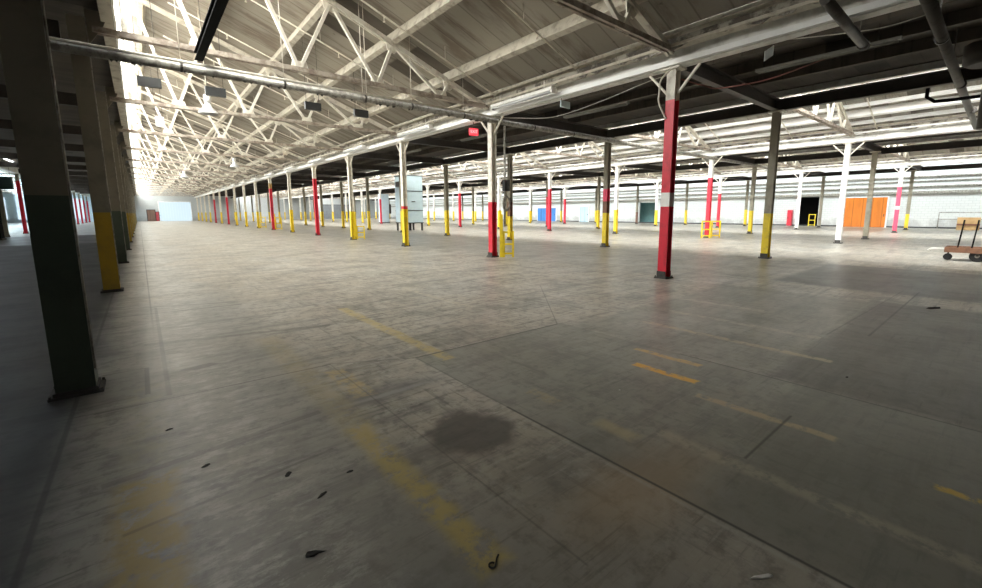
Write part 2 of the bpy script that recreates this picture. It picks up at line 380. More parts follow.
wn = 0
for b in BAYS:
    ox = b*PER; wn += 1
    ya = {0: 7., -1: 40.}.get(b, YN+.5); yb = YF-.3
    n = V((PT.z-PB.z, 0, PB.x-PT.x)).normalized()
    a, c = PB+V((ox,0,0)), PT+V((ox,0,0))
    g = MB().prism([(a.x,ya,a.z),(c.x,ya,c.z),(c.x-.02,ya,c.z),(a.x-.02,ya,a.z)], (0,yb-ya,0))
    w = struct('window_%d' % wn, g, {0: GLASS, -1: GLASS_L, 3: GLASS_D}.get(b, GLASS_B))
    fr = MB(); y = ya
    while y <= yb:
        fr.bar(a+V((.012,y,0)), c+V((.012,y,0)), .035, .03, (0,1,0)); y += 1.22
    for t_ in (.0, .25, .5, .75, 1.):
        q = a.lerp(c, t_); fr.box(q.x-.005, q.x+.03, ya, yb, q.z-.022, q.z+.022)
    struct('window_frame', fr, WHITE, w)
    ld = bpy.data.lights.new('sky_portal', 'AREA'); ld.shape = 'RECTANGLE'; ld.cycles.is_portal = True
    ld.size = yb-ya; ld.size_y = (PT-PB).length
    lo = bpy.data.objects.new('sky_portal', ld); COL.objects.link(lo)
    ax = V((0, 1, 0)); az = -n; ayv = az.cross(ax)      # local -Z looks into the bay
    Mx = Matrix((ax, ayv, az)).transposed().to_4x4(); Mx.translation = (a+c)/2+V((.03, (ya+yb)/2, 0)); lo.matrix_world = Mx
    if ya > YN+1:     # blank stretch added to the glazing line to hold back daylight
        struct('wall_light_block', MB().prism([(a.x,YN,a.z),(c.x,YN,c.z),(c.x-.06,YN,c.z),(a.x-.06,YN,a.z)], (0,ya-YN,0)), WALLD)

# walls ---------------------------------------------------------------
def wall_x(name, x0, x1, openings, ya, yb, top, mat):
    m = MB(); y = ya
    for (p, q, h) in sorted(openings):
        m.box(x0, x1, y, p, 0, top); m.box(x0, x1, p, q, h, top); y = q
    m.box(x0, x1, y, yb, 0, top)
    return struct(name, m, mat)
DK, TL = (12.15, 13.85, 2.78), (29.1, 31.6, 2.58)
wall_x('wall_right', XW, XW+.3, [DK, TL], YN, YF, 9., WALLW)
struct('wall_recess_dark', MB().box(XW+.3, XW+3, 11, 11.05, 0, 3).box(XW+.3, XW+3, 15, 15.05, 0, 3).box(XW+3, XW+3.05, 11, 15, 0, 3).box(XW+.3, XW+3.05, 11, 15.05, 3, 3.05), BLACKW)
struct('wall_recess_teal', MB().box(XW+.3, XW+2, 28, 28.05, 0, 3).box(XW+.3, XW+2, 33, 33.05, 0, 3).box(XW+2, XW+2.05, 28, 33.05, 0, 3).box(XW+.3, XW+2.05, 28, 33.05, 3, 3.05), TEAL)
struct('wall_left', MB().box(XS-.3, XS, YN, YF, 0, 9), WALLB)
struct('wall_far', MB().box(-.5, XW+.3, YF, YF+.3, 0, 9), WALLG)
struct('wall_far_left', MB().box(XS-.3, -.5, YF, YF+.3, 0, 9), WALLB)
for i, (xa, xb) in enumerate(((-22.5, -16.4), (-15.4, -7.2), (-6.1, -1.2))):  # glowing panels added to brighten the far left wall
    wd = struct('window_%d' % (6+i), MB().box(xa, xb, YF-.06, YF, .5, 4.2), emit('added_glow_panel', (.68,.85,1.), .48))
    fr = MB()
    for j in range(6): fr.box(xa+(xb-xa)*j/5-.05, xa+(xb-xa)*j/5+.05, YF-.1, YF-.06, .5, 4.2)
    for z in (.5, 2.4, 4.2): fr.box(xa-.05, xb+.05, YF-.1, YF-.06, z-.05, z+.05)
    struct('window_frame', fr, PALEBL, wd)
struct('wall_near', MB().box(XS-.3, XW+.3, YN-.3, YN, 0, 9), WALLD)
struct('trim_1', MB().box(XW-.22, XW, YN, YF, 2.86, 3.06), PIPEGR)
struct('trim_2', MB().box(XW-.05, XW, YN, YF, 0, .12), GREYP)

for i, (z, r, lab) in enumerate(((3.42, .07, 'lowest'), (3.86, .05, 'middle'), (4.22, .08, 'topmost'))):
    m = MB().tube([(XW-r-.06, YN+.3, z), (XW-r-.06, YF-.3, z)], r, 8)
    y = YN+1.
    while y < YF-1: m.box(XW-.06, XW, y-.03, y+.03, z-.04, z+.04); y += 4.
    tag(link('wall_pipe', m.mesh('wall_pipe', PIPEGR)), 'long grey pipe on the upper white wall, %s of three' % lab, 'pipe', 'pipes on the white wall')
def door(n, mat, x0, x1, y0, y1, z1, axis, label, leaves=2, frame=WHITE):
    m = MB(); g = MB()
    if axis == 'x':
        m.box(x0, x1, y0, y1, .01, z1)
        g.box(x0-.03, x1, y0-.1, y0, 0, z1+.1).box(x0-.03, x1, y1, y1+.1, 0, z1+.1).box(x0-.03, x1, y0, y1, z1, z1+.1)
        h = MB().box(x0-.06, x0, y0+.12, y0+.16, .95, 1.15)
    else:
        m.box(x0, x1, y0, y1, .01, z1)
        g.box(x0-.1, x0, y0-.03, y1, 0, z1+.1).box(x1, x1+.1, y0-.03, y1, 0, z1+.1).box(x0, x1, y0-.03, y1, z1, z1+.1)
        h = MB().box(x0+.12, x0+.16, y0-.06, y0, .95, 1.15)
    d = struct('door_%d' % n, m, mat, None, label)
    struct('door_frame', g, frame, d)
    struct('door_handle', h, DARKST, d)
    return d
door(1, ORANGE, XW-.10, XW, 7.2, 10.1, 2.62, 'x', 'large orange boarded sliding door in the white wall')
door(2, BLUED, XW-.08, XW, 46.2, 50.2, 2.05, 'x', 'wide blue sheet door in the white wall')
door(3, LBLUE, XW-.08, XW, 39.8, 41.4, 2.15, 'x', 'pale blue door in the white wall')
door(4, CURTAIN, 3.05, 8.04, YF-.1, YF, 3.63, 'y', 'bright daylit strip curtain doorway at the far end')
door(5, BROWND, 1.2, 2.35, YF-.1, YF, 2.1, 'y', 'brown door beside the bright far doorway', frame=GREYP)
door(6, REDD, 2.45, 2.9, YF-.1, YF, 1.7, 'y', 'dull red panel door beside the bright far doorway', frame=GREYP)
door(7, SHUT, 33.5, 40., YF-.12, YF, 3.3, 'y', 'dark grey roller shutter in the far wall', frame=GREYP)
cs = MB()
for i in range(12): cs.box(3.1+i*.41, 3.47+i*.41, YF-.14, YF-.11, .02, 3.6)
o = link('curtain_strip', cs.mesh('curtain_strip', emit('daylit_curtain_strip', (.70,.87,1.), .42)), bpy.data.objects['door_4']); o['kind'] = 'stuff'

# ------------------------------------------------------------------ trusses
TB = [V((1.26,0,4.75)), V((3.16,0,4.75)), V((5.05,0,4.75)), V((6.99,0,4.75))]
TT = [V((x,0,chord_z(x))) for x in (2.15, 3.96, 5.53, 7.27)]
PK, EN = V((.36,0,chord_z(.36))), V((8.70,0,chord_z(8.70)+.02))
def dbl(p, q, w, gap, h):        # twin-angle member
    m = MB()
    for s in (-1, 1): m.bar(p+V((0,s*gap,0)), q+V((0,s*gap,0)), w, h, (0,1,0))
    return m
TM = {}
TM['top_chord'] = [dbl(PK, EN, .05, .05, .11).mesh('top_chord', CREAM)]
TM['bottom_chord'] = [dbl(V((-.33,0,4.75)), V((8.70,0,4.75)), .06, .055, .10).mesh('bottom_chord', CHORD)]
TM['end_post'] = [MB().bar((.12,0,4.80), PK, .10, .08, (0,1,0)).mesh('end_post', CREAM)]
TM['strut'] = [MB().bar(TB[i], TT[i], .075, .075, (0,1,0)).mesh('strut', CREAM) for i in range(4)]
dg = [(PK, TB[0])]+[(TT[i], TB[i+1]) for i in range(3)]+[(TT[3], V((8.45,0,4.78)))]
TM['diagonal'] = [MB().bar(p, q, .075, .075, (0,1,0)).mesh('diagonal', CREAM) for p, q in dg]
gp = []
for p in TB: gp.append(MB().prism([p+V((-.20,-.012,-.05)), p+V((.22,-.012,-.05)), p+V((.16,-.012,.20)), p+V((-.14,-.012,.20))], (0,.024,0)).mesh('gusset_plate', CREAM))
for p in TT: gp.append(MB().prism([p+V((-.20,-.012,.08)), p+V((.20,-.012,-.07)), p+V((.04,-.012,-.22)), p+V((-.16,-.012,-.16))], (0,.024,0)).mesh('gusset_plate', CREAM))
TM['gusset_plate'] = gp
bayname = {-1: 'far left bay', 0: 'near bay', 1: 'second bay', 2: 'third bay'}
for b in (-1, 0, 1, 2):
    cnt = 0
    for k in range(0, 17):
        if not any(in_view(b*PER+x, ky(k), z, 5) for x in (.5, 2, 4, 6, 8.5) for z in (4.75, 5.6, 6.5)): continue
        cnt += 1
        t = thing('roof_truss', (b*PER, ky(k), 0), 'cream steel sloping roof truss, %s from the camera in the %s' % (ORD[cnt-1], bayname[b]), 'truss', 'sawtooth roof trusses')
        for nm, ms in TM.items():
            if nm == 'gusset_plate' and (b != 0 or k > 8): continue
            for me in ms: link(nm, me, t)

# purlins along each bay
pn = ['ridge', 'second', 'third', 'fourth', 'eave']
for b in (-1, 0, 1, 2):
    for i, x in enumerate((.62, 2.15, 3.96, 5.53, 7.27, 8.62)):
        z = chord_z(x)+.05
        nrm = V((-SL, 0, 1)).normalized()
        p = V((b*PER+x, YN+.02, z))+nrm*.13
        m = MB().bar(p, p+V((0, YF-YN-.04, 0)), .14, .30, (1, 0, SL))
        nth = ('topmost', 'second highest', 'third highest', 'fourth highest', 'second lowest', 'lowest')[i]
        o = link('roof_purlin', m.mesh('roof_purlin', WHITEB if b > 0 else TIMBER))
        tag(o, 'long painted timber purlin, %s under the roof boards of the %s' % (nth, bayname[b]), 'beam', 'roof purlins')

# ------------------------------------------------------------------ columns
def hmesh(z0, z1, mat, bx=.20, by=.20, tf=.022, name='shaft', tz0=None):
    m = MB()
    m.box(-bx/2, -bx/2+tf, -by/2, by/2, z0, z1).box(bx/2-tf, bx/2, -by/2, by/2, z0, z1).box(-bx/2+tf, bx/2-tf, -.011, .011, z0, z1)
    return m.mesh(name, mat)
_c = {}
def H(z0, z1, mat, name, big=False):
    k = (round(z0, 3), round(z1, 3), mat.name, big)
    if k not in _c:
        if big:
            m = MB().box(-.12, .12, -.115, .115, z0, z1)
            _c[k] = m.mesh(name, mat)
        else: _c[k] = hmesh(z0, z1, mat, name=name)
    return _c[k]
basep = MB().box(-.15, .15, -.15, .15, 0, .025).box(-.128,-.10,-.10,.10,.025,.16).box(.10,.128,-.10,.10,.025,.16)
for sx in (-1, 1):
    for sy in (-1, 1): basep.tube([(sx*.128, sy*.128, .02), (sx*.128, sy*.128, .06)], .012, 6)
BASE = basep.mesh('base_plate', BASEP)
bigb = MB().box(-.165, .165, -.15, .15, 0, .02).box(-.135,.135,-.13,.13,.02,.05)
for sx in (-1, 1):
    for sy in (-1, 1): bigb.tube([(sx*.15, sy*.14, .015), (sx*.15, sy*.14, .04)], .010, 6)
BIGBASE = bigb.mesh('base_plate', BASEP)
CAPP = MB().box(-.16, .16, -.20, .20, 4.40, 4.44).mesh('cap_plate', CREAM)
BR = [MB().bar((0, s*.10, 3.92), (0, s*.55, 4.41), .045, .045, (1,0,0)).mesh('knee_brace', CREAM) for s in (-1, 1)]
BIGBR = MB().prism([(.12,-.01,4.45),(.12,-.01,5.08),(.44,-.01,5.08),(.36,-.01,4.85)], (0,.02,0)).mesh('bracket', LCOL)
CONDUIT = MB().tube([(.129,-.106,.2),(.129,-.106,4.9)], .008, 8).mesh('conduit', PIPEGR)

# scheme: list of (z-bottom, z-top, paint, colour word) below the bare shaft
def yel(h=1.65, mat=YELLOW): return [(0., h, mat, 'yellow')]
def redd(h=3.6, mat=RED): return [(0., h, mat, 'red')]
R_ = {0: [(0.,1.58,RED,''),(1.58,1.88,WHITE,''),(1.88,3.8,RED,'')], 1: redd(1.8), 2: [(0.,1.62,YELLOW,''),(1.62,1.74,RED,'')], 3: yel(1.55), 4: redd(3.65),
      5: yel(1.7), 6: [(0.,3.55,RED,''),(3.55,4.0,OCHRE,'')], 10: redd(3.5), 12: redd(3.5)}
Y_ = {0: yel(1.4), 1: [(0.,1.42,YELLOW,''),(1.42,1.9,BROWN,''),(1.9,2.4,PINK,'')], 2: [(0.,1.25,YELLOW,''),(1.25,2.0,BROWN,'')], 3: yel(1.6)}
W_ = {0: [], 1: redd(3.3), 3: redd(3.2), 5: redd(3.3), 8: redd(3.2)}
K_ = {0: [], 1: yel(1.5), 4: redd(2.9)}
P_ = {0: [(0.,1.55,PINK,''),(1.55,1.75,WHITE,''),(1.75,3.0,PINK,'')], 1: [], 2: redd(3.0), 5: redd(3.0)}
E_ = {0: yel(1.2), 1: [], 4: [(0.,1.4,BROWN,'')]}
L_ = {0: [(0.,1.62,LGREEN,'')], 1: yel(1.5, LYELLOW), 2: [(0.,1.55,LGREEN,'')], 3: [(0.,1.55,LGREEN,'')]}
D_ = {6: [], 7: redd(3.9), 12: redd(3.6), 9: redd(3.6), 13: redd(3.6)}
rows = [('left', XL, L_, LCOL, 'left glazing row', 4.9),
        ('girder', XR, R_, CREAM, 'near girder row', 4.44),
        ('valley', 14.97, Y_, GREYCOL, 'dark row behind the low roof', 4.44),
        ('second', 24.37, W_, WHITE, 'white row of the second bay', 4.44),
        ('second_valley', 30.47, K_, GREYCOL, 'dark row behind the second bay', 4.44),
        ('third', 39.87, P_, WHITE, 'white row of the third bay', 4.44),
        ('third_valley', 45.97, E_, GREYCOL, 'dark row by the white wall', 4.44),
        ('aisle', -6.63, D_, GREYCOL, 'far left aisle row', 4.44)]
# columns that stand a little off the grid in the photograph
OFF = {('second',0): (24.25,5.03), ('second_valley',0): (28.9,4.87), ('third',0): (38.3,5.0), ('third_valley',0): (44.6,5.2)}
DEF = {'left': yel(1.5, LYELLOW), 'aisle': [(0.,3.6,RED,'')]}
cword = {RED: 'red', YELLOW: 'yellow', LYELLOW: 'ochre yellow', LGREEN: 'dark green', PINK: 'faded red', WHITE: 'white'}
COLX = {}
for (rn, X, spec, upm, desc, top) in rows:
    cnt = 0; big = rn == 'left'
    for k in range(0, 17):
        x, y = OFF.get((rn, k), (X, ky(k)))
        if y > YF-1 or not any(in_view(x, y, z, 4) for z in (0, .7, 1.4, 2.1, 2.8, 3.5, 4.2)): continue
        cnt += 1
        sch = spec.get(k, DEF.get(rn, yel(1.6)))
        hi = sch[-1][1] if sch else 0.
        first = sch[0][2] if sch else None
        upw = {'CREAM': 'white'}.get('', {LCOL: 'grey', CREAM: 'white', WHITE: 'white', GREYCOL: 'dark grey'}[upm])
        what = ('tall %s column with %s top' % (cword[first], upw) if hi > 2.8 else '%s column with %s lower section' % (upw, cword.get(first, 'brown'))) if sch else 'plain %s column' % upw
        if rn == 'left': what = what.replace(' column', ' thick column')
        t = thing('column', (x, y, 0), '%s, %s from camera in the %s' % (what, ORD[cnt-1], desc), 'column', 'columns of the %s' % desc)
        for (a, b_, mt, _) in sch:
            nm = 'painted_section'
            link(nm, H(max(a, .03), b_, mt, nm, big), t, label='%s painted section' % cword.get(mt, 'ochre' if mt is OCHRE else 'brown'))
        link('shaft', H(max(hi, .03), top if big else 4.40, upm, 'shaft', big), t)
        link('base_plate', BIGBASE if big else BASE, t)
        if big:
            link('bracket', BIGBR, t); link('conduit', CONDUIT, t)
        else:
            link('cap_plate', CAPP, t)
            if upm in (CREAM, WHITE) and k < 9:
                for me in BR: link('knee_brace', me, t)

# ------------------------------------------------------------------ girders, beams and pipes
def ibeam(x, z0, z1, w, mat, ya=YN+.05, yb=YF-.05):
    return MB().box(x-w/2, x+w/2, ya, yb, z0, z0+.03).box(x-w/2, x+w/2, ya, yb, z1-.03, z1).box(x-.012, x+.012, ya, yb, z0+.03, z1-.03)
gname = {-1: 'far left bay', 0: 'near bay', 1: 'second bay', 2: 'third bay'}
for b in (-1, 0, 1, 2):
    x = XR+b*PER
    o = link('girder', ibeam(x, 4.44, 4.84, .22, WHITE).mesh('girder', WHITE))
    tag(o, 'white steel girder on the column tops along the low side of the %s' % gname[b], 'girder', 'valley girders')
    o = link('gutter_trough', MB().box(x-.20, x-.11, YN+.2, YF-.2, 4.46, 4.48).box(x-.20, x-.185, YN+.2, YF-.2, 4.48, 4.56).box(x-.125, x-.11, YN+.2, YF-.2, 4.48, 4.56).mesh('gutter_trough', WHITEB))
    tag(o, 'bright white trough running along the girder of the %s' % gname[b], 'trough', 'white troughs beside the girders')
    o = link('sprinkler_main', MB().tube([(x-.42, YN+.2, 5.0), (x-.42, YF-.2, 5.0)], .04, 10).mesh('sprinkler_main', CREAM))
    tag(o, 'thin white sprinkler pipe under the roof edge of the %s' % gname[b], 'pipe', 'sprinkler mains')
for b in (0, 1, 2):
    x = XR+b*PER-.30; m = MB(); y = YN+.3; top = []; bot = []
    while y < YF-.3:
        top.append((x, y, 4.93)); bot.append((x, y, 4.74+random.uniform(-.05, .07))); y += random.uniform(.08, .3) if y < 30 else .6
    n_ = len(top)
    m.add(top+bot+[(p[0]+.015, p[1], p[2]) for p in top+bot], [(i, i+1, n_+i+1, n_+i) for i in range(n_-1)]+[(2*n_+i, 3*n_+i, 3*n_+i+1, 2*n_+i+1) for i in range(n_-1)]
          +[(n_+i, n_+i+1, 3*n_+i+1, 3*n_+i) for i in range(n_-1)]+[(i, 2*n_+i, 2*n_+i+1, i+1) for i in range(n_-1)])
    tag(link('gutter_flashing', m.mesh('gutter_flashing', FLASH)), 'ragged rusty roof-edge flashing above the girder of the %s' % gname[b], 'flashing', 'gutter flashings')
for b in (0, 1, 2, 3):
    x = XL+b*PER
    o = link('valley_beam', ibeam(x, 4.44, 4.76, .2, DARKST).mesh('valley_beam', DARKST if b else LCOL)) if b else None
    if o: tag(o, 'dark steel beam under the glazing foot of the %s' % {1: 'second bay', 2: 'third bay', 3: 'bay at the white wall'}[b], 'girder', 'dark beams under the glazing')
    sill = link('glazing_sill', MB().box(x+.33, x+.50, YN+.02, YF-.02, 4.92, 5.09).mesh('glazing_sill', TIMBER if b == 0 else WHITE))
    tag(sill, 'long timber sill beam carrying the glazing of the %s' % {0: 'near bay', 1: 'second bay', 2: 'third bay', 3: 'bay at the white wall'}[b], 'beam', 'glazing sills')
for b in (0, 1, 2):
    for i, x in enumerate((10.6, 11.9, 13.2)):
        o = link('ceiling_joist', MB().box(b*PER+x-.08, b*PER+x+.08, YN+.05, YF-.05, 4.86, 5.09).mesh('ceiling_joist', FLATD))
        tag(o, 'dark timber joist, %s from the left under the low roof beside the %s' % (ORD[i], gname[b]), 'beam', 'low roof joists')
    n = 0
    for k in range(0, 15):
        if not any(in_view(b*PER+x, ky(k), 4.6, 5) for x in (9.2, 11, 13, 14.8)): continue
        n += 1
        m = MB().box(9.0, 14.85, -.09, .09, 4.44, 4.47).box(9.0, 14.85, -.09, .09, 4.73, 4.76).box(9.0, 14.85, -.012, .012, 4.47, 4.73)
        o = link('cross_beam', m.mesh('cross_beam', DARKST) if 'cross_beam' not in bpy.data.meshes else bpy.data.meshes['cross_beam'], None, (b*PER, ky(k), 0))
        tag(o, 'dark steel cross beam, %s from the camera under the low roof beside the %s' % (ORD[n-1], gname[b]), 'beam', 'cross beams')
# dark aisle to the left
n = 0
for k in range(1, 15):
    if not any(in_view(x, ky(k), 4.6, 2) for x in (-6.3, -4, -2, -.9)): continue
    n += 1
    o = link('cross_beam', MB().box(-6.5, -.75, -.09, .09, 4.44, 4.76).mesh('aisle_beam', DARKST), None, (0, ky(k), 0))
    tag(o, 'dark steel cross beam, %s from the camera over the left aisle' % ORD[n-1], 'beam', 'aisle cross beams')

# sprinkler branch lines following the roof slope
for b, j in [(0, j) for j in range(18)]+[(1, j) for j in range(-2, 12)]:
    y = 7.1+3.05*j
    n = j+1 if b == 0 else j+3
    t = thing('sprinkler_branch', (b*PER, y, 0), 'thin white sprinkler branch pipe, %s from camera under the %s slope' % (ORD[n-1], bayname[b]), 'pipe', 'sprinkler branches')
    if 'branch_pipe' not in bpy.data.meshes:
        zz = lambda x: chord_z(x)+.0
        MB().tube([(8.408,0,5.0),(8.3,0,zz(8.3)+.02),(1.2,0,zz(1.2)+.02)], .022, 8).mesh('branch_pipe', CREAM)
        for i, x in enumerate((1.9, 4.4, 6.6)): MB().tube([(x,0,zz(x)+.02),(x,0,zz(x)+.36)], .008, 6).mesh('pipe_hanger_%d' % i, CREAM)
        for i, x in enumerate((2.6, 4.9, 7.0)):
            MB().tube([(x,0,zz(x)+.02),(x,0,zz(x)-.10)], .012, 6).tube([(x,0,zz(x)-.10),(x,0,zz(x)-.115)], .03, 8).mesh('sprinkler_head_%d' % i, CREAM)
    link('branch_pipe', bpy.data.meshes['branch_pipe'], t)
    for i in range(3): link('pipe_hanger', bpy.data.meshes['pipe_hanger_%d' % i], t)
    for i in range(3): link('sprinkler_head', bpy.data.meshes['sprinkler_head_%d' % i], t)

for b in (1,):
    for i, x in enumerate((6.05, 6.65, 7.95)):
        o = link('roof_pipe', MB().tube([(b*PER+x, YN+.2, chord_z(x)+.15), (b*PER+x, YF-.2, chord_z(x)+.15)], .08, 10).mesh('roof_pipe', WHITEB))
        tag(o, 'white pipe under the second bay roof boards, %s of three parallel ones' % ('topmost', 'middle', 'lowest')[i], 'pipe', 'second bay roof pipes')
# service pipe crossing everything at the second truss line
t = thing('service_pipe', (0, 10.78, 0), 'thick grey flaking pipe crossing under the second truss', 'pipe')
fl = MB()
fl.tube([(-5.5,0,4.30),(34,0,4.30)], .085, 12)
link('pipe', fl.mesh('pipe', PIPEGR), t)
link('conduit', MB().tube([(-5.5,-.02,4.408),(9.,-.02,4.408)], .028, 8).mesh('conduit', CREAM), t)
for x in (.9, 2.75, 4.6, 5.9, 7.6):
    for d in ((0,) if x not in (4.6,) else (-.05, .05)):
        link('hanger_rod', MB().tube([(x+d,.0,4.33),(x+d,.0,chord_z(x)+.33)], .008, 6).mesh('hanger_rod', CREAM), t)
for x in (.9, 2.75, 4.6, 5.9, 7.6, 10.5, 12.5): link('pipe_clamp', MB().tube([(x-.02,0,4.30),(x+.02,0,4.30)], .093, 12).mesh('pipe_clamp', DARKST), t)
flk = MB()
for i in range(34):
    x = random.uniform(-.2, 8.6); w = random.uniform(.03,.10); d = random.uniform(.015,.045)
    flk.prism([(x,-.05,4.225),(x+w,-.05,4.225),(x+w*.6,-.05,4.225-d)], (0,.06,.0))
o = link('paint_flake', flk.mesh('paint_flake', DARKST), t); o['kind'] = 'stuff'

t = thing('overhead_pipe', (0, 1.96, 0), 'short dark pipe crossing the upper right under the low roof', 'pipe')
link('pipe', MB().tube([(7.4,0,4.32),(9.9,.03,4.32)], .07, 12).mesh('pipe', OVERP), t)
link('pipe_clamp', MB().tube([(9.8,.03,4.32),(9.93,.03,4.32)], .085, 12).mesh('pipe_clamp', DARKST), t)
link('hanger_rod', MB().tube([(9.5,.02,4.32),(9.5,.02,5.12)], .01, 6).mesh('hanger_rod', OVERP), t)
t = thing('overhead_pipe', (0, 1.06, 0), 'long dark pipe crossing the top right corner towards the white wall', 'pipe')
link('pipe', MB().tube([(7.9,0,4.32),(22.5,.11,4.32)], .08, 12).mesh('pipe', OVERP), t)
for x in (10.5, 14.6, 18.5): link('pipe_clamp', MB().tube([(x,.03,4.32),(x+.06,.03,4.32)], .095, 12).mesh('pipe_clamp', DARKST), t)
for x in (9.9, 12.4): link('hanger_rod', MB().tube([(x,.02,4.32),(x,.02,5.12)], .01, 6).mesh('hanger_rod', OVERP), t)
# drum heater hanging in the top right corner
t = thing('unit_heater', (14.0, .66, 0), 'dark round drum heater hanging at the right edge under the low roof', 'heater')
link('drum', MB().tube([(0,0,4.52),(0,0,4.58),(0,0,4.95),(0,0,5.0)], [.34,.42,.42,.34], 20).mesh('drum', DARKST), t)
link('hanger_rod', MB().tube([(0,0,5.0),(0,0,5.09)], .03, 8).mesh('hanger_rod', DARKST), t)
link('flue', MB().tube([(.0,-.1,4.52),(0,-.1,3.2)], .17, 16).mesh('flue', DARKST), t)
# black sprinkler main along the foot of the second glazing
t = thing('black_pipe', (0,0,0), 'long black pipe under the glazing foot of the second bay', 'pipe')
link('pipe', MB().tube([(15.20,1.6,4.62),(15.20,60,4.62)], .085, 12).mesh('pipe', BLACKST), t)
link('drop_pipe', MB().tube([(15.2,1.7,4.62),(15.2,1.7,4.25),(15.2,1.55,4.12),(15.2,1.2,4.1),(15.2,.2,4.1)], .04, 10).mesh('drop_pipe', BLACKST), t)
for y in (2.2, 2.9, 4.2, 5.9, 8.1, 10.2): link('sprinkler_head', MB().tube([(15.2,y,4.70),(15.2,y,4.84)], .018, 6).mesh('sprinkler_head', BLACKST), t)

# monorail bar under the near trusses
o = link('monorail_beam', MB().box(1.15,1.29,3.,10.95,4.53,4.55).box(1.212,1.228,3.,10.95,4.55,4.67).box(1.15,1.29,3.,10.95,4.67,4.69).mesh('monorail_beam', BLACKST))
tag(o, 'black monorail beam hung under the near trusses at the top left', 'beam')

# ------------------------------------------------------------------ fittings
# fluorescent fittings beside the girder
FX = {'housing': MB().box(-.09,.09,-1.25,1.25,.05,.13).mesh('housing', WHITE), 'tube': None}
TUBES = [MB().tube([(s*.045,-1.2,.025),(s*.045,1.2,.025)], .019, 8).mesh('fluorescent_tube', TUBE) for s in (-1, 1)]
ENDC = [MB().box(-.08,.08,s*1.23-.03,s*1.23+.03,-.01,.05).mesh('end_cap', WHITE) for s in (-1, 1)]
RODS = [MB().tube([(0,y,.13),(0,y,.40)], .008, 6).mesh('hanger_rod', WHITE) for y in (-.9,.9)]
HD2 = MB().box(-.05,.05,-1.25,1.25,.05,.11).mesh('housing', DULLW)
TUBES2 = [MB().tube([(s*.03,-1.2,.03),(s*.03,1.2,.03)], .016, 8).mesh('fluorescent_tube', DULLW) for s in (-1, 1)]
def fitting(x, y, z, label, group, rods=RODS, hd=None, tb=None):
    t = thing('fluorescent_light', (x, y, z), label, 'light', group)
    link('housing', hd or FX['housing'], t)
    for me in (tb or TUBES)+rods+([] if tb else ENDC): link(me.name.split('.')[0], me, t)
for j in range(0, 12):
    fitting(XR-.42, 9.2+SP*j, 4.52, 'white fluorescent fitting, %s from the camera beside the near girder' % ORD[j], 'fittings beside the near girder')
RODS2 = [MB().tube([(0,y,.13),(0,y,.44)], .008, 6).mesh('hanger_rod', DARKST) for y in (-.9,.9)]
for j, y in enumerate((2.95, 8.85, 14.9, 21.)):
    fitting(11.25, y, 4.55 if j else 4.6, 'unlit grey fluorescent fitting, %s from the camera under the low dark roof' % ORD[j], 'fittings under the low roof', RODS2, HD2, TUBES2)

# hanging panels, lamps and signs
def hang_panel(x, y, z, w, h, mat, label, name='hanging_board', top=None, cat='panel', d=.05, group=None, rz=0):
    t = thing(name, (x, y, z), label, cat, group, rz)
    link('board', MB().box(-w/2, w/2, -d/2, d/2, -h/2, h/2).mesh('board', mat), t)
    top = top if top else chord_z(x)+.33
    for s in (-1, 1): link('hanger_rod', MB().tube([(s*w*.4,0,h/2),(s*w*.4,0,top-z)], .006, 6).mesh('hanger_rod', DARKST), t)
    return t
for (x, lab) in ((.50, 'nearest the left glazing'), (1.86, 'above the first bell lamp'), (4.33, 'in the middle of the near bay'), (5.82, 'closest to the girder')):
    hang_panel(x, 14., 4.66, .46, .22, GREYP, 'dark grey panel hanging behind the second truss, %s' % lab, d=.12, group='grey hanging panels')
hang_panel(.88, 20., 4.72, .24, .34, SIGNW, 'small white framed notice hanging near the left glazing', 'hanging_notice', cat='sign')
bellp = [(0,.30,.05),(0,.24,.09),(0,.16,.12),(0,0,.26),(0,-.04,.27)]
BELL = MB().tube([(0,0,z) for (_, z, r) in bellp], [r for (_, z, r) in bellp], 20, False).mesh('reflector', LAMPW)
BALL = MB().tube([(0,0,.30),(0,0,.52)], .10, 12).mesh('ballast_box', WHITE)
BULB = MB().tube([(0,0,.2),(0,0,.12),(0,0,.02),(0,0,-.02)], [.03,.07,.08,.02], 12).mesh('bulb', TUBE)
for (x, y, z, lab) in ((1.98,17.1,4.62,'white bell lamp hanging nearest the left glazing'), (5.0,33.,4.45,'white bell lamp hanging further down the near bay'), (3.2,45.4,4.5,'small white bell lamp hanging far down the near bay')):
    t = thing('bell_lamp', (x, y-.4, z), lab, 'lamp', 'bell lamps')
    link('reflector', BELL, t); link('ballast_box', BALL, t); link('bulb', BULB, t)
    link('hanger_rod', MB().tube([(0,0,.52),(0,0,chord_z(x)+.33-z)], .01, 6).mesh('hanger_rod', CREAM), t)
hang_panel(8.95, 8.0, 4.30, .36, .17, SIGNB, 'pale blue rectangular sign hanging below the near girder', 'hanging_sign', 4.44, 'sign', .03)
t = thing('diamond_sign', (9.15, 3.22, 4.33), 'white diamond sign hanging on two rods under the near girder', 'sign', rz=-.75)
link('board', MB().prism([(-.075,-.01,-.12),(.075,-.01,-.02),(.075,-.01,.16),(-.075,-.01,.06)], (0,.02,0)).mesh('board', SIGNW), t)
for x in (-.06, .06): link('hanger_rod', MB().tube([(x,0,.09+x*.6),(x,0,.76)], .006, 6).mesh('hanger_rod', DARKST), t)
t = thing('exit_sign', (8.78, 11.85, 4.12), 'small glowing red exit sign beside the second girder column', 'sign', rz=-.15)
link('housing', MB().box(-.16,.16,.0,.06,-.11,.11).mesh('housing', EXITR), t)
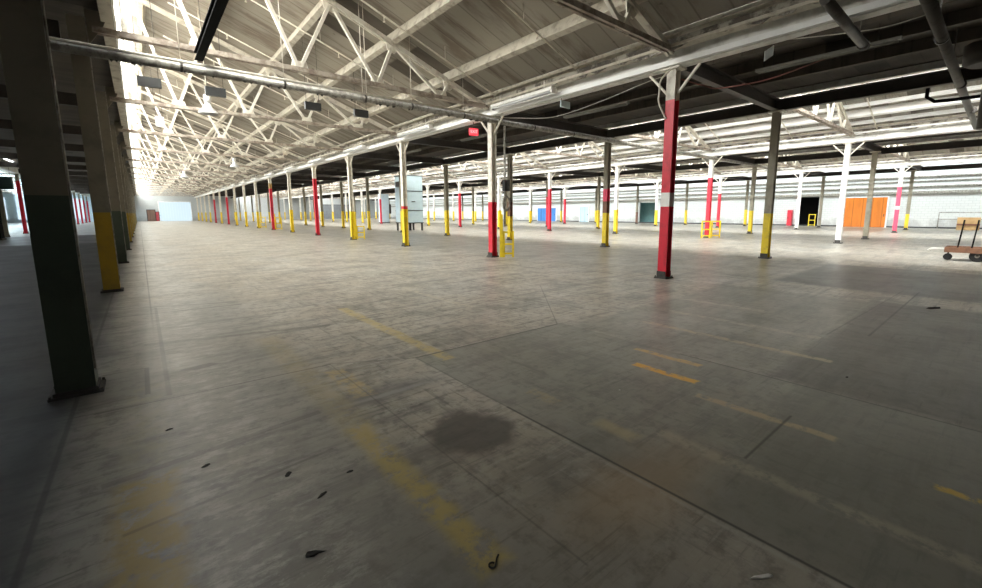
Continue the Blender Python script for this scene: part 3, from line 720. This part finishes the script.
link('hanger_rod', MB().tube([(0,.03,.11),(0,.03,.315)], .012, 6).mesh('hanger_rod', DARKST), t)
def text_mesh(s, size, mat):
    cu = bpy.data.curves.new('letters', 'FONT'); cu.body = s; cu.size = size; cu.extrude = .004; cu.align_x = 'CENTER'; cu.align_y = 'CENTER'
    o = bpy.data.objects.new('letters', cu); COL.objects.link(o); dgp = bpy.context.evaluated_depsgraph_get()
    me = bpy.data.meshes.new_from_object(o.evaluated_get(dgp)); COL.objects.unlink(o); bpy.data.objects.remove(o)
    me.transform(Matrix.Rotation(math.pi/2, 4, 'X')); me.materials.clear(); me.materials.append(mat); return me
link('letters', text_mesh('EXIT', .13, EXITT), t, (0,-.005,0), label='pale red EXIT lettering')

# cables
def cable(pts, r, mat, label):
    P = [V(p) for p in pts]; out = []
    for i in range(len(P)-1):
        p0, p1, p2, p3 = P[max(i-1,0)], P[i], P[i+1], P[min(i+2,len(P)-1)]
        for s in range(8):
            u = s/8; out.append(.5*((2*p1)+(p2-p0)*u+(2*p0-5*p1+4*p2-p3)*u*u+(3*p1-p0-3*p2+p3)*u**3))
    out.append(P[-1])
    tag(link('hanging_cable', MB().tube(out, r, 6).mesh('hanging_cable', mat)), label, 'cable')
cable([(8.98,4.80,4.22),(9.4,4.5,4.10),(9.8,4.35,4.09),(10.6,3.76,4.27),(11.3,3.33,4.55),(12.0,2.9,4.86)], .014, CABLE_R, 'sagging red-brown cable from the nearest red column to the low roof')
cable([(9.02,10.6,4.40),(9.2,10.27,4.36),(9.6,9.04,4.24),(9.9,7.62,4.44),(10.2,6.28,4.74),(10.5,5.5,4.86)], .011, CABLE_W, 'pale sagging cable under the low roof past the blue sign')
cable([(9.3,4.2,4.86),(10.0,3.26,4.80),(10.3,2.14,4.69),(10.5,1.7,4.72),(10.8,1.2,4.86)], .010, CABLE_W, 'pale cable hanging under the low roof at the top right')
cable([(8.7,4.9,4.38),(8.62,5.05,4.2),(8.62,5.08,3.95),(8.66,5.10,3.75),(8.76,4.98,3.42)], .018, CREAM, 'bent white conduit on the upper part of the nearest red column')

# ------------------------------------------------------------------ yellow guards, cabinets, cart
def ladder_guard(x, y, rz, w, h, label, group=None, panel=False):
    t = thing('column_guard', (x, y, 0), label, 'guard', group, rz)
    for s in (-1, 1): link('post', MB().box(s*w/2-.03, s*w/2+.03, -.03, .03, 0, h).mesh('post', YELLOW), t)
    for z in (.12, h*.5, h-.04): link('rail', MB().box(-w/2+.03, w/2-.03, -.025, .025, z-.03, z+.03).mesh('rail', YELLOW), t)
    if panel: link('back_panel', MB().box(-w/2-.14, -w/2-.03, -.05, .05, .0, 1.4).mesh('back_panel', YELLOW), t)
    return t
ladder_guard(9.22, 10.62, -.7, .30, .86, 'yellow ladder-like guard beside the white and red second girder column', panel=True)
ladder_guard(9.38, 23.4, -.7, .40, .75, 'yellow guard frame beside the fourth girder column', panel=True)
ladder_guard(24.02, 10.93, -.7, .45, .95, 'yellow guard frame left of the tall red column of the second bay')
ladder_guard(24.72, 10.70, -.7, .45, .95, 'yellow guard frame right of the tall red column of the second bay')
ladder_guard(9.35, 41.7, -.7, .5, 1.1, 'yellow guard frame beside a far girder column', panel=True)
ladder_guard(9.35, 47.9, -.7, .5, 1.1, 'yellow guard frame at the next girder column further away')
ladder_guard(XW-.4, 12.5, 1.57, .5, 1.15, 'yellow guard rail in front of the dark doorway')
# hose and valve box on the second girder column
t = thing('hose_reel', (9.2, 10.70, 0), 'grey coiled hose and valve hanging behind the second girder column', 'hose')
ring = [(.14*math.cos(a), 0, 1.75+.22*math.sin(a)) for a in [2*math.pi*i/20 for i in range(21)]]
link('coil', MB().tube(ring, .035, 8).mesh('coil', PIPEGR), t)
link('riser_pipe', MB().tube([(0,.08,1.0),(0,.08,4.2)], .035, 8).mesh('riser_pipe', PIPEGR), t)
link('valve_box', MB().box(-.11,.11,-.05,.07,2.15,2.5).mesh('valve_box', GREYP), t)

# tall blue-grey enclosure on legs
t = thing('equipment_cabinet', (16.9, 31.8, 0), 'tall blue-grey metal enclosure on legs behind the third girder column', 'cabinet')
link('body', MB().box(-.8,.8,-.8,.8,.62,4.4).mesh('body', BLUEGR), t)
link('side_cover', MB().box(-.86,-.8,-.7,.7,.7,3.4).mesh('side_cover', PALEBL), t, label='paler blue side cover')
for z in (.64, 1.62, 3.15, 4.36): link('seam_band', MB().box(-.83,.83,-.83,.83,z-.03,z+.03).mesh('seam_band', GREYP), t)
link('handle', MB().box(-.2,.1,-.86,-.81,2.30,2.36).mesh('handle', DARKST), t)
for sx in (-1, 1):
    for sy in (-1, 1): link('leg', MB().box(sx*.72-.06,sx*.72+.06,sy*.72-.06,sy*.72+.06,0,.62).mesh('leg', GREYP), t)
link('center_leg', MB().box(-.05,.1,-.1,.1,0,.62).mesh('center_leg', DARKST), t)
link('vent_duct', MB().box(-.95,-.80,-.4,.4,3.5,3.9).box(.83,1.1,-.3,.0,2.4,3.3).mesh('vent_duct', DARKST), t)
t = thing('electrical_panel', (26.2, 56.7, 0), 'pale blue upright machine housing far off left of the tall enclosure', 'cabinet')
link('body', MB().box(-.55,.55,-.5,.5,.12,4.0).mesh('body', PALEBL), t)
link('plinth', MB().box(-.6,.6,-.55,.55,0,.12).mesh('plinth', DARKST), t)
link('door_panel', MB().box(-.48,.48,-.54,-.5,.25,3.3).mesh('door_panel', PALEBL), t)
link('control_box', MB().box(.56,.9,-.4,.0,1.3,2.6).mesh('control_box', DARKST), t)

t = thing('fire_cabinet', (XW-.205, 14.42, 0), 'red upright cabinet on the white wall left of the dark doorway', 'cabinet')
link('body', MB().box(-.15,.2,-.2,.2,.02,1.55).mesh('body', RED), t)
link('door', MB().box(-.18,-.15,-.17,.17,.1,1.45).mesh('door', RED), t)
link('handle', MB().box(-.21,-.18,.08,.12,.7,.9).mesh('handle', DARKST), t)

t = thing('handrail', (XW-.5, 0, 0), 'thin grey handrail standing along the white wall at the right edge', 'railing')
for y in (-2.5, .7, 3.9): link('post', MB().tube([(0,y,0),(0,y,1.3)], .03, 8).mesh('post', PIPEGR), t)
for z in (.75, 1.3): link('rail', MB().tube([(0,-3,z),(0,3.9,z)], .028, 8).mesh('rail', PIPEGR), t)

t = thing('platform_cart', (18.17, .57, 0), 'brown wooden platform cart with plywood backrest and tow bar at right edge', 'cart', rz=-math.pi/2)
link('deck', MB().box(-.62,.95,.02,.78,.31,.36).mesh('deck', RUSTW), t)
link('deck_frame', MB().box(-.65,.98,-.02,.02,.25,.40).box(-.65,.98,.78,.82,.25,.40).box(-.65,-.62,.02,.78,.25,.40).box(.95,.98,.02,.78,.25,.40).mesh('deck_frame', RUSTW), t)
for x in (-.39, -.11):
    link('upright', MB().tube([(x,.06,.36),(x+.04,.09,.92),(x+.06,.10,1.2)], .018, 8).mesh('upright', BLACKST), t)
link('backrest', MB().box(-.48,-.02,.12,.145,.90,1.27).mesh('backrest', WOOD), t)
link('backrest_rail', MB().box(-.48,-.02,.105,.12,1.04,1.09).mesh('backrest_rail', BROWN), t)
for (x, y, r) in ((.02,.08,.165), (.02,.70,.165), (.75,.08,.165), (.75,.70,.165)):
    w = link('wheel', MB().tube([(x,y-.04,r),(x,y-.025,r),(x,y+.025,r),(x,y+.04,r)], [r*.8,r,r,r*.8], 18).mesh('wheel', RUBBER), t)
    link('hub', MB().tube([(x,y-.055,r),(x,y+.055,r)], .05, 10).mesh('hub', PIPEGR), w)
    link('fork', MB().box(x-.03,x+.03,y-.07,y-.06,r,.31).box(x-.03,x+.03,y+.06,y+.07,r,.31).mesh('fork', DARKST), t)
link('tow_bar', MB().tube([(-.65,.3,.33),(-.95,.3,.33),(-1.02,.3,.26)], .028, 8).mesh('tow_bar', WHITE), t)
link('caster', MB().tube([(-.58,.27,.10),(-.58,.33,.10)], .10, 12).mesh('caster', RUBBER), t)
link('caster_fork', MB().box(-.60,-.56,.335,.345,.10,.31).mesh('caster_fork', DARKST), t)

# dark machine and sign at the far left edge
t = thing('machine_cabinet', (-6.55, 37.2, 0), 'black machine cabinet standing at the extreme left edge', 'cabinet')
link('body', MB().box(-.45,.45,-.45,.45,.1,2.6).mesh('body', BLACKST), t)
link('plinth', MB().box(-.5,.5,-.5,.5,0,.1).mesh('plinth', DARKST), t)
link('shelf', MB().box(-.2,.6,-.6,-.45,1.0,1.1).mesh('shelf', GREYP), t)
hang_panel(-6.1, 40., 3.35, .6, .75, GREEND, 'dark green box hanging at the far left over the aisle', 'hanging_box', 5.1, 'box', .5)

# scraps on the floor
def scrap(x, y, s, mat, label, el=1.6, rz=0., n=9):
    pts = []
    for i in range(n):
        a = 2*math.pi*i/n; r = s*random.uniform(.55, 1.15)
        pts.append((r*el*math.cos(a), r*.6*math.sin(a)))
    m = MB(); top = len(m.v)
    vs = [(p[0], p[1], 0.) for p in pts]+[(p[0]*.75, p[1]*.75, s*random.uniform(.08,.28)) for p in pts]
    fs = [list(range(n))[::-1], [n+i for i in range(n)]]+[(i,(i+1) % n,n+(i+1) % n,n+i) for i in range(n)]
    m.add(vs, fs)
    o = link('floor_scrap', m.mesh('floor_scrap', mat), None, (x, y, .001), rz); tag(o, label, 'debris')
scrap(.44, 1.82, .030, DEBRIS, 'black crumpled scrap on the bare concrete at the bottom left', 1.8, -.4)
scrap(.60, 2.20, .022, DEBRIS, 'short dark scrap nearest behind the bottom left one', 1.6, .5)
scrap(.51, 2.51, .026, DEBRIS, 'dark leaf-like scrap left of the short dark scrap', 1.2, .8)
scrap(.79, 2.31, .018, DEBRIS, 'tiny black speck left of the faded yellow line', 1.1, 0)
scrap(.16, 2.92, .020, DEBRIS, 'small dark chip near the olive band at left', 1.8, .3)
scrap(4.72, .81, .022, DEBRIS, 'small black chip right of the long joint', 1.2, 0)
scrap(9.15, .62, .075, DEBRIS, 'flat black rag on the dark slab at right', 1.9, -.5)
scrap(2.94, 1.97, .012, DEBRISW, 'small white crumb near the orange dash', 1., 0)
scrap(1.81, .50, .024, DEBRISW, 'white torn paper strip at the bottom edge', 2.4, -.5)
scrap(.02, 3.60, .022, DEBRIS, 'dark pebble-like bit on the olive band', 1.5, .2)
# small wire hook with an eye
t = [( .014*math.cos(a), .014*math.sin(a), .005) for a in [2*math.pi*i/12 for i in range(11)]]+[(.04,.008,.005),(.06,.015,.005)]
o = link('wire_hook', MB().tube(t, .004, 6).mesh('wire_hook', DEBRIS), None, (1.0, 1.26, 0), .2); tag(o, 'little black wire hook with an eye at the bottom centre', 'hook')

# ------------------------------------------------------------------ world and view
w = bpy.data.worlds.new('world'); sc.world = w; w.use_nodes = True
wt = w.node_tree; bg = wt.nodes['Background']
tc = wt.nodes.new('ShaderNodeTexCoord'); sx = wt.nodes.new('ShaderNodeSeparateXYZ'); wt.links.new(tc.outputs['Generated'], sx.inputs[0])
mr = wt.nodes.new('ShaderNodeMapRange'); wt.links.new(sx.outputs[2], mr.inputs[0]); mr.inputs[1].default_value = -.1; mr.inputs[2].default_value = .7
mr.inputs[3].default_value = .25; mr.inputs[4].default_value = 1.
wm = wt.nodes.new('ShaderNodeMix'); wm.data_type = 'RGBA'; wt.links.new(mr.outputs[0], wm.inputs[0])
wm.inputs[6].default_value = (.0,.0,.0,1); wm.inputs[7].default_value = (.94,.975,1.,1)      # bright overcast, brightest overhead
wt.links.new(wm.outputs[2], bg.inputs[0]); bg.inputs[1].default_value = 16.
sc.view_settings.view_transform = 'Standard'; sc.view_settings.look = 'None'
sc.view_settings.gamma = 1; sc.view_settings.use_curve_mapping = False
sc.view_settings.exposure = 1.15
sc.cycles.max_bounces = 10; sc.cycles.diffuse_bounces = 6; sc.cycles.use_denoising = True
sc.cycles.sample_clamp_indirect = 6
